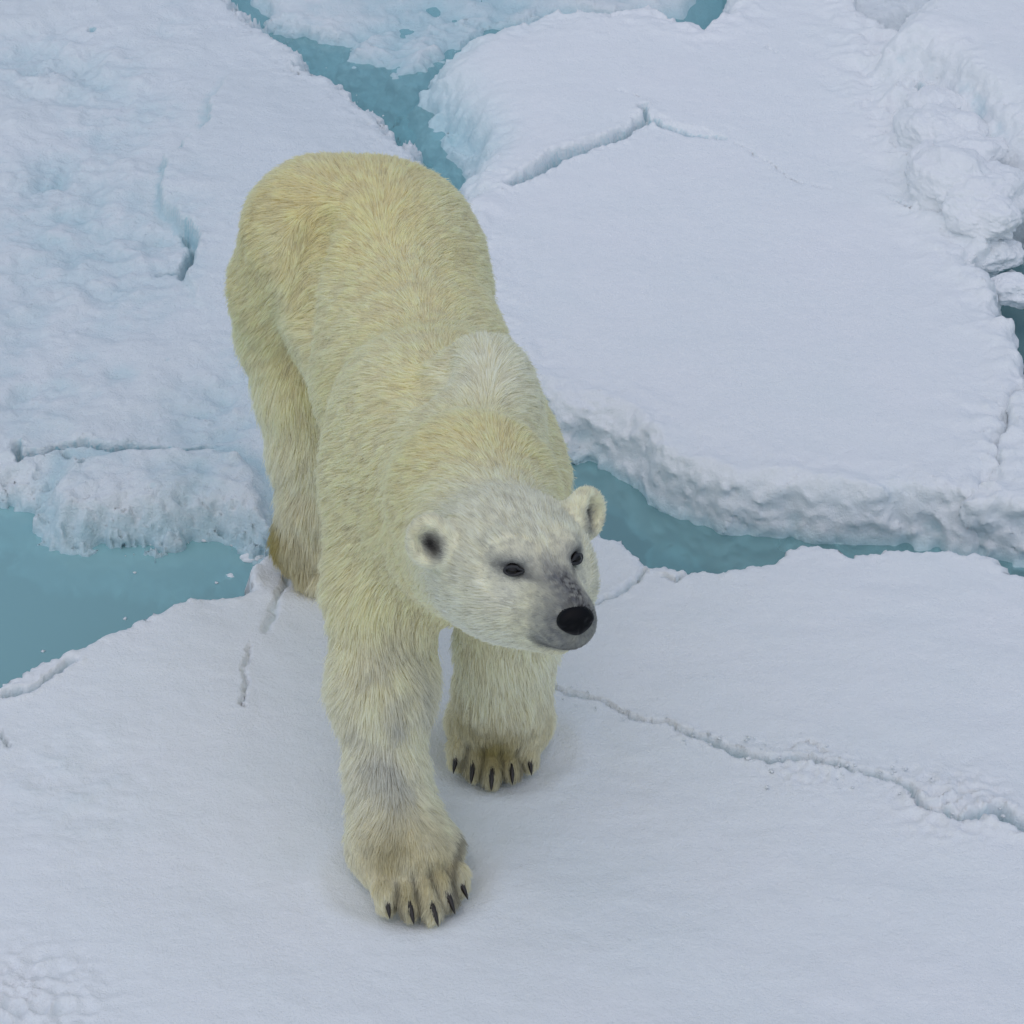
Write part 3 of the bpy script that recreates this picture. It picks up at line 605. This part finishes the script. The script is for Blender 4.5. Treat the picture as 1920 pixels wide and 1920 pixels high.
# coat colour as a function of where on the animal
def loc_head(P): q = P-HC; return q@hf, q@hr, q@hu
def coat(P, jitter=True):
    f, r, u = loc_head(P)
    x, y, z = P[:, 0], P[:, 1], P[:, 2]
    col = np.tile(np.array([.972, .930, .715]), (len(P), 1))
    big = fbm(x, y, z, 2.6, 3, .5, 3.)[:, None]; med = fbm(x, y, z, 9, 3, .55, 7.)[:, None]
    yel = np.array([.968, .900, .600]); pale = np.array([.975, .955, .840]); white = np.array([.975, .962, .850]); ochre = np.array([.62, .47, .17]); grey = np.array([.30, .31, .34])
    def mixc(c, w): 
        nonlocal col
        w = np.clip(w, 0, 1); w = w[:, None] if w.ndim == 1 else w; col = col*(1-w)+c*w
    mixc(yel, .55*sstep(-.1, .5, big[:, 0]+.3*med[:, 0]))
    mixc(pale, sstep(.55, .25, z)*.75)
    # yellower nape and rump patches
    qn = P-at(880, 870, .95); mixc(yel, .75*np.exp(-(qn**2).sum(1)/.16**2))
    qn = P-at(800, 735, .9); mixc(yel, .6*np.exp(-(qn**2).sum(1)/.07**2))
    qn = P-at(500, 400, .8); mixc(np.array([.85, .75, .38]), .28*np.exp(-(qn**2).sum(1)/.12**2)*np.clip(.6+1.6*med[:, 0], 0, 1))
    qn = P-at(920, 710, .95); mixc(white, .9*np.exp(-(qn**2).sum(1)/.12**2))
    hd = sstep(-.13, -.05, f)*(np.abs(r) < .2)*(np.abs(u) < .22); hs = np.exp(-((P-H(.0, -.01, -.03))**2).sum(1)/.20**2); mixc(white, np.clip(hs*1.35, 0, 1)*.92)
    for (fx, rx, ux, rr2) in ((.075, -.052, .070, .005), (.070, -.058, .078, .003), (.055, -.088, .040, .004), (.04, .06, .07, .003)): mixc(np.array([.12, .10, .09]), .8*np.exp(-((f-fx)**2*.1+(r-rx)**2+(u-ux)**2)/rr2**2))
    mixc(grey*2.2, hd*.0*np.clip(fbm(x, y, z, 16, 4, .6)*2, 0, 1))
    # stains on the paws, shade painted between the toes, grey under-fur on the forearm
    for (a, b, am) in ((772, 1625, .65), (925, 1372, .95), (552, 1015, .9)):
        c0 = at(a, b, .08); mixc(np.array([.53, .44, .15]), am*1.15*np.exp(-((P-c0)**2).sum(1)/.090**2)*np.clip(.75+1.2*med[:, 0], 0, 1))
    for (c0, pf, ps, pw, psp) in PAWS[:2]:  # dark toe furrows of the front paws, their shade put into the coat colour
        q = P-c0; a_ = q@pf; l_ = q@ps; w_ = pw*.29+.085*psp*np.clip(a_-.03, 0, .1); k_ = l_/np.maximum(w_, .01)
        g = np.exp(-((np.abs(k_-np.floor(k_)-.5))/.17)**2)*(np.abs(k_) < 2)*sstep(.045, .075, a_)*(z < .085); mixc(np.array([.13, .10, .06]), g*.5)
    c0 = at(745, 1360, .30); mixc(grey*1.7, .55*np.exp(-(((P-c0)/np.array([.07, .12, .17]))**2).sum(1))*np.clip(.55+2.2*med[:, 0], 0, 1))
    c0 = at(925, 1350, .10); mixc(grey, .4*np.exp(-((P-c0)**2).sum(1)/.04**2))
    # muzzle: greyed skin shows through the short hair
    fn_ = f+.03*med[:, 0]
    mz = np.maximum(sstep(.150, .205, fn_)*.9, sstep(.112, .175, fn_)*np.exp(-(r/(.012+.30*np.clip(f-.10, 0, .1)))**2)*sstep(-.05, -.02, u))*hd
    mz = np.maximum(mz, np.exp(-((u+.062)/.018)**2)*sstep(.14, .18, f)*hd*.8)
    mixc(grey*.9, mz*.88*np.clip(.85+.5*fbm(x, y, z, 90, 3), 0, 1.1))
    mixc(np.array([.07, .065, .07]), .9*sstep(.12, .19, f)*np.exp(-((r-.006)/.016)**2)*(u > -.03)*hd*np.clip(.25+2.4*fbm(x, y, z, 150, 2)[:], 0, 1))
    lipd = np.exp(-((u+.074)/.009)**2)*sstep(.135, .17, f)*hd; mixc(np.array([.09, .09, .10]), lipd*.6)
    for s in (-1, 1):
        q = P-EYE[s]; fr_ = q@hf; rr_ = q@hr; uu_ = q@hu
        g = np.exp(-(rr_/.024)**2-((uu_-.004)/.014)**2-(fr_/.04)**2); mixc(np.array([.06, .06, .07]), g*.95)
        g = np.exp(-((rr_+s*.012)/.028)**2-((uu_-.012)/.018)**2-(fr_/.05)**2); mixc(grey*1.3, g*.24)
        g = np.exp(-((rr_)/.035)**2-((uu_+.040)/.028)**2-(fr_/.05)**2); mixc(grey*2.0, g*.22)
        g = np.exp(-((rr_+s*.020)/.018)**2-((uu_+.006)/.005)**2-(fr_/.05)**2); mixc(grey*.4, g*.7)
        e, en, es = EARS[s]; q = P-(e+en*.006-es*.006); mixc(np.array([.035, .03, .035]), 1.0*np.exp(-(((q@es)/.019)**2+((q@hr+s*.007)/.0110)**2+(q@en/.03)**2)**1.3))
    return col
def length(P):
    f, r, u = loc_head(P); z = P[:, 2]
    L_ = np.full(len(P), .036)
    L_ = L_-.011*sstep(.5, .8, z)
    hd = sstep(-.30, -.05, f)*(np.abs(r) < .22)*(np.abs(u) < .22)
    L_ = L_*(1-hd)+hd*.024
    mz = sstep(.07, .19, f)*hd; L_ = L_*(1-mz)+.008*mz
    for s in (-1, 1):
        d = np.sqrt(((P-EYE[s])**2).sum(1)); L_ = np.where(d < .05, np.minimum(L_, .004+.16*np.clip(d-.012, 0, 1)), L_)
        d = np.sqrt(((P-EARS[s][0])**2).sum(1)); L_ = np.where(d < .06, np.minimum(L_, .010), L_)
    for a, b in ((768, 1652), (934, 1402)):
        c0 = at(a, b, .03)
        d = np.sqrt(((P-c0)**2).sum(1)); L_ = np.where(d < .16, np.minimum(L_, .017+.20*np.clip(d-.10, 0, 1)), L_)
    return L_
me = np_mesh('body', V-OFF, Q)
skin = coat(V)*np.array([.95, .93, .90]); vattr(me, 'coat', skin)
m, t, p = new_mat('bear skin'); a_ = nd(t, 'ShaderNodeAttribute', attribute_name='coat'); t.links.new(a_.outputs['Color'], p.inputs['Base Color']); p.inputs['Roughness'].default_value = .9
body = link('body', me, bear, m)

# ---- fur
if DEV != 'nofur':
    tri = np.concatenate([Q[:, [0, 1, 2]], Q[:, [0, 2, 3]]])
    a, b, c = V[tri[:, 0]], V[tri[:, 1]], V[tri[:, 2]]
    nrm = np.cross(b-a, c-a); area = np.linalg.norm(nrm, axis=1)/2
    vn = np.zeros_like(V)
    for j in range(3):
        for k in range(3): vn[:, k] += np.bincount(tri[:, j], nrm[:, k], minlength=len(V))
    vn /= np.linalg.norm(vn, axis=1)[:, None]+1e-12
    cen = (a+b+c)/3
    L0 = length(cen)
    hfc, _, _ = loc_head(cen)
    dens = np.clip((.024/L0), .6, 3.0)*(cen[:, 2] > .004)
    wgt = area*dens; wgt /= wgt.sum()
    NH = 760000 if not DEV else 160000
    ti = rng.choice(len(tri), NH, p=wgt)
    u1, u2 = rng.random(NH), rng.random(NH); fl = u1+u2 > 1; u1[fl] = 1-u1[fl]; u2[fl] = 1-u2[fl]
    w0 = (1-u1-u2)[:, None]; P0 = a[ti]*w0+b[ti]*u1[:, None]+c[ti]*u2[:, None]
    N0 = vn[tri[ti, 0]]*w0+vn[tri[ti, 1]]*u1[:, None]+vn[tri[ti, 2]]*u2[:, None]; N0 /= np.linalg.norm(N0, axis=1)[:, None]
    # flow: back and down on the trunk, down the legs, back from the nose on the head
    f, r, u = loc_head(P0); z = P0[:, 2]
    tr_ = P0-hip; side = tr_@sd_
    flow = -fw*.62+np.array([0, 0, -1.])*.85+sd_*(np.tanh(side/.08)*.40)[:, None]
    lw = sstep(.62, .42, z)[:, None]; flow = flow*(1-lw)+(np.array([0, 0, -1.])+fw*-.12)*lw
    hw = sstep(-.22, -.02, f)[:, None]*((np.abs(r) < .22) & (np.abs(u) < .24))[:, None]
    hdir = -hf*1.0+hr*np.sign(r)[:, None]*.35*sstep(0, .08, np.abs(r))[:, None]-hu*.35*(sstep(.02, -.08, u)[:, None])+hu*.25*(sstep(.0, .05, u)[:, None])
    flow = flow*(1-hw)+hdir*hw
    for a_x, b_x, dz in ((768, 1652, 0), (934, 1402, 0)):     # forward over the toes
        c0 = at(a_x, b_x, .03); w_ = np.exp(-(((P0-c0)/np.array([.14, .14, .07]))**2).sum(1))[:, None]; flow = flow*(1-w_)+np.array([.1, -1, -.5])*w_
    nzv = np.stack([fbm(P0[:, 0], P0[:, 1], P0[:, 2], 6, 3, .5, o_) for o_ in (1., 21., 51.)], 1)
    flow = flow/np.linalg.norm(flow, axis=1)[:, None]+.42*nzv*(1+.5*lw)*(1-.4*hw)
    flow = flow-N0*(flow*N0).sum(1)[:, None]; flow /= np.linalg.norm(flow, axis=1)[:, None]+1e-9
    Ls = length(P0)*(.75+.5*rng.random(NH))
    # clumps: each hair leans to the tip of the nearest tuft
    def cellclump(P, s, seed):
        off = np.random.default_rng(seed).random(3)*s
        cidx = np.floor((P+off)/s).astype(np.int64); best = np.full(len(P), 1e9); bc = np.zeros_like(P); bid = np.zeros(len(P), np.int64)
        for dx in (-1, 0, 1):
            for dy in (-1, 0, 1):
                for dz in (-1, 0, 1):
                    g = cidx+np.array([dx, dy, dz]); hsh = (g[:, 0]*73856093) ^ (g[:, 1]*19349663) ^ (g[:, 2]*83492791)
                    h1 = (hsh*2654435761) & 0xffffff; h2 = (hsh*40503+12345) & 0xffffff; h3 = (hsh*69069+1013904223) & 0xffffff
                    cc = (g+np.stack([h1, (h2*h1+77) & 0xffffff, h3 ^ (h1 >> 3)], 1)/16777216.)*s-off
                    dd = ((P-cc)**2).sum(1); m_ = dd < best; best[m_] = dd[m_]; bc[m_] = cc[m_]; bid[m_] = h1[m_]
        return bc, bid, np.sqrt(best)
    tick('flow')
    csz = .016
    bc, bid, _ = cellclump(P0, csz, 1); bc2, bid2, _ = cellclump(P0, .009, 2)
    tick('clump')
    lift = (.26+.22*rng.random(NH))[:, None]*(1-.35*hw)
    seg = 4; T_ = np.linspace(0, 1, seg)
    rnd = rng.normal(size=(NH, 3))*.14
    clr = ((bid % 1000)/1000.)[:, None]
    K = np.zeros((NH, seg, 3))
    dirs = flow+rnd*.6
    clump_amt = .34*(1-.65*hw)*sstep(.008, .025, Ls)[:, None]
    toc = bc-P0; toc = toc-N0*(toc*N0).sum(1)[:, None]; toc2 = bc2-P0; toc2 = toc2-N0*(toc2*N0).sum(1)[:, None]
    for i, t_ in enumerate(T_):
        bend = t_*t_
        pos = P0+Ls[:, None]*(N0*lift*(t_*1.25-.62*bend)+dirs*(t_*.45+.52*bend))
        pos = pos+toc*clump_amt*t_**1.3+toc2*.35*clump_amt*t_
        pos = pos+N0*(clr-.5)*.22*Ls[:, None]*t_*(1-.8*hw)
        K[:, i] = pos
    K[:, 0] -= N0*.003
    K[..., 2] = np.maximum(K[..., 2], .002)
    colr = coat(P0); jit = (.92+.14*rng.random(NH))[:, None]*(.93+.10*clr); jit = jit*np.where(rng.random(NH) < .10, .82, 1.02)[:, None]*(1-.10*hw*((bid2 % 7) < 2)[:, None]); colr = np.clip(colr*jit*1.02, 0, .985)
    tick('colour')
    def hairs(name, sel):
        hc = bpy.data.hair_curves.new(name); nn = int(sel.sum()); hc.add_curves([seg]*nn)
        hc.attributes['position'].data.foreach_set('vector', (K[sel]-OFF).astype(np.float32).ravel())
        ra = hc.attributes.get('radius') or hc.attributes.new('radius', 'FLOAT', 'POINT')
        rad = np.where(Ls[sel] < .02, .00042, .00058)[:, None]*(np.array([1., .95, .7, .12])[None])*RSC
        ra.data.foreach_set('value', rad.astype(np.float32).ravel())
        ca = hc.attributes.new('coat', 'FLOAT_COLOR', 'CURVE')
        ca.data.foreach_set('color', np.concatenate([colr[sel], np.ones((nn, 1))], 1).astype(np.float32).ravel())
        o = bpy.data.objects.new(name, hc); COL.objects.link(o); o.parent = bear; hc.materials.append(M_FUR); o['kind'] = 'stuff'
        return o
    RSC = 1.0 if not DEV else 1.6
    M_FUR = bpy.data.materials.new('fur'); M_FUR.use_nodes = True; t = M_FUR.node_tree; t.nodes.remove(t.nodes['Principled BSDF'])
    a_ = nd(t, 'ShaderNodeAttribute', attribute_name='coat')
    d1 = nd(t, 'ShaderNodeBsdfDiffuse'); d2 = nd(t, 'ShaderNodeBsdfTranslucent'); h1 = nd(t, 'ShaderNodeBsdfHair')
    h1.inputs['RoughnessU'].default_value = .35; h1.inputs['RoughnessV'].default_value = .6
    t.links.new(a_.outputs['Color'], d1.inputs[0]); t.links.new(a_.outputs['Color'], d2.inputs[0]); t.links.new(a_.outputs['Color'], h1.inputs[0])
    x1 = nd(t, 'ShaderNodeMixShader'); x1.inputs[0].default_value = .48; t.links.new(d1.outputs[0], x1.inputs[1]); t.links.new(d2.outputs[0], x1.inputs[2])
    x2 = nd(t, 'ShaderNodeMixShader'); x2.inputs[0].default_value = .12; t.links.new(x1.outputs[0], x2.inputs[1]); t.links.new(h1.outputs[0], x2.inputs[2])
    t.links.new(x2.outputs[0], t.nodes['Material Output'].inputs['Surface'])
    hairs('fur', np.ones(NH, bool))

# ---- nose, eyes, claws
def sphere_mesh(name, nseg=48, nring=32, fn=None):
    V_ = []; F_q = []
    for i in range(nring+1):
        th = math.pi*i/nring
        for j in range(nseg):
            ph = 2*math.pi*j/nseg; V_.append((math.sin(th)*math.cos(ph), math.sin(th)*math.sin(ph), math.cos(th)))
    V_ = np.array(V_)
    if fn is not None: V_ = fn(V_)
    for i in range(nring):
        for j in range(nseg):
            a, b = i*nseg+j, i*nseg+(j+1) % nseg; F_q.append((a, a+nseg, b+nseg, b))
    return V_, np.array(F_q)
# nose pad: poles up/down; x forward, y sideways
def nosefn(v):
    x, y, z = v[:, 0], v[:, 1], v[:, 2]
    w = np.where(z > 0, 1.0, 1.0-.38*z*z)                 # narrower below
    o = np.stack([np.sign(x)*np.abs(x)**.85*.024, y*.0365*w, z*.0290], 1)
    for s in (-1, 1):                                        # nostrils: comma-shaped pits
        g = np.exp(-((y-s*.48)/.20)**2-((z+.02)/.24)**2)*(x > 0); o[:, 0] -= g*.006
        g = np.exp(-((y-s*.74)/.17)**2-((z+.26)/.13)**2)*(x > 0); o[:, 0] -= g*.005
    g = np.exp(-(y/.06)**2)*(x > 0)*(z < .2); o[:, 0] -= g*.003
    return o
v_, f_ = sphere_mesh('nose', fn=nosefn)
NC = H(.224, -.004, -.020)
nf = unit(hf*.97+hu*.10); nu = unit(hu-nf*(hu@nf)); nr = np.cross(nf, nu); nr = nr if nr@hr > 0 else -nr
v_ = v_*.80; nv = NC+v_[:, [0]]*nf+v_[:, [1]]*nr+v_[:, [2]]*nu
m, t, p = new_mat('nose leather'); p.inputs['Base Color'].default_value = (.004, .004, .005, 1); p.inputs['Roughness'].default_value = .45; p.inputs['Specular IOR Level'].default_value = .12
tc = nd(t, 'ShaderNodeTexCoord'); vo = nd(t, 'ShaderNodeTexVoronoi', Scale=420.0); t.links.new(tc.outputs['Object'], vo.inputs['Vector'])
bp = nd(t, 'ShaderNodeBump', Strength=.35, Distance=.0006); t.links.new(vo.outputs['Distance'], bp.inputs['Height']); t.links.new(bp.outputs[0], p.inputs['Normal'])
no = link('nose', np_mesh('nose', nv-OFF, f_), bear, m)
m, t, p = new_mat('eye'); p.inputs['Base Color'].default_value = (.006, .004, .004, 1); p.inputs['Roughness'].default_value = .16; p.inputs['Specular IOR Level'].default_value = .3
M_EYE = m
m, t, p = new_mat('eyelid'); p.inputs['Base Color'].default_value = (.02, .02, .022, 1); p.inputs['Roughness'].default_value = .6; M_LID = m
for s in (-1, 1):
    v_, f_ = sphere_mesh('eye', 24, 16, lambda v: v*.0110)
    c0 = EYE[s]-hf*.002
    e_ = link('eye', np_mesh('eye', v_+c0-OFF, f_), bear, M_EYE)
    # lids: two arcs of black rim round the eye
    ln_ = []
    outd = unit(hf*.82+hr*s*.5+hu*.12)
    ex = unit(hr*s-outd*((hr*s)@outd)); ey = np.cross(outd, ex); ey = ey if ey@hu > 0 else -ey
    rv, rf = [], []; NS, NR = 28, 8
    for i in range(NS):
        th = 2*math.pi*i/NS; cx, cy = math.cos(th), math.sin(th)
        rc = c0+ex*(cx*.0120 if cx > 0 else cx*.0170)+ey*(cy*.0062*(1-.35*(cx < -.5))-.0012*(cx < -.5))+outd*(.0080-.0030*abs(cx))
        rad_ = ex*cx+ey*cy
        for j in range(NR):
            ps = 2*math.pi*j/NR; rv.append(rc+rad_*math.cos(ps)*.0028+outd*math.sin(ps)*.0024)
    for i in range(NS):
        for j in range(NR): rf.append((i*NR+j, ((i+1) % NS)*NR+j, ((i+1) % NS)*NR+(j+1) % NR, i*NR+(j+1) % NR))
    link('eyelid', np_mesh('eyelid', np.array(rv)-OFF, rf), bear, M_LID)
m, t, p = new_mat('claw horn'); p.inputs['Base Color'].default_value = (.018, .013, .011, 1); p.inputs['Roughness'].default_value = .38; M_CLAW = m
for (c0, d_, s_) in CLAWS:
    cv, cf = [], []; NS, NR = 9, 10
    for i in range(NS):
        t_ = i/(NS-1); ang = .05+1.05*t_
        pos = c0-d_*.020+d_*.050*t_+up*(.010*math.sin(math.pi*t_*.75)-.022*t_**1.7)
        r_ = .0092*(1-t_)**.55+.0006; tn = unit(d_*1.0+up*(.3-1.1*t_)); nn = np.cross(s_, tn)
        for j in range(NR):
            ps = 2*math.pi*j/NR; cv.append(pos+s_*math.cos(ps)*r_*.85+nn*math.sin(ps)*r_*1.2)
    for i in range(NS-1):
        for j in range(NR): cf.append((i*NR+j, i*NR+(j+1) % NR, (i+1)*NR+(j+1) % NR, (i+1)*NR+j))
    cv = np.array(cv); cv[:, 2] = np.maximum(cv[:, 2], .0015)
    link('claw', np_mesh('claw', cv-OFF, cf), bear, M_CLAW)
print(TL); print('BODY', {k: np.round(v, 2).tolist() for k, v in BODY.items()}, 'legs', [[np.round(a[0], 2).tolist() for a in q] for q in (RF, LF, RH, LH)], len(V), 'verts')
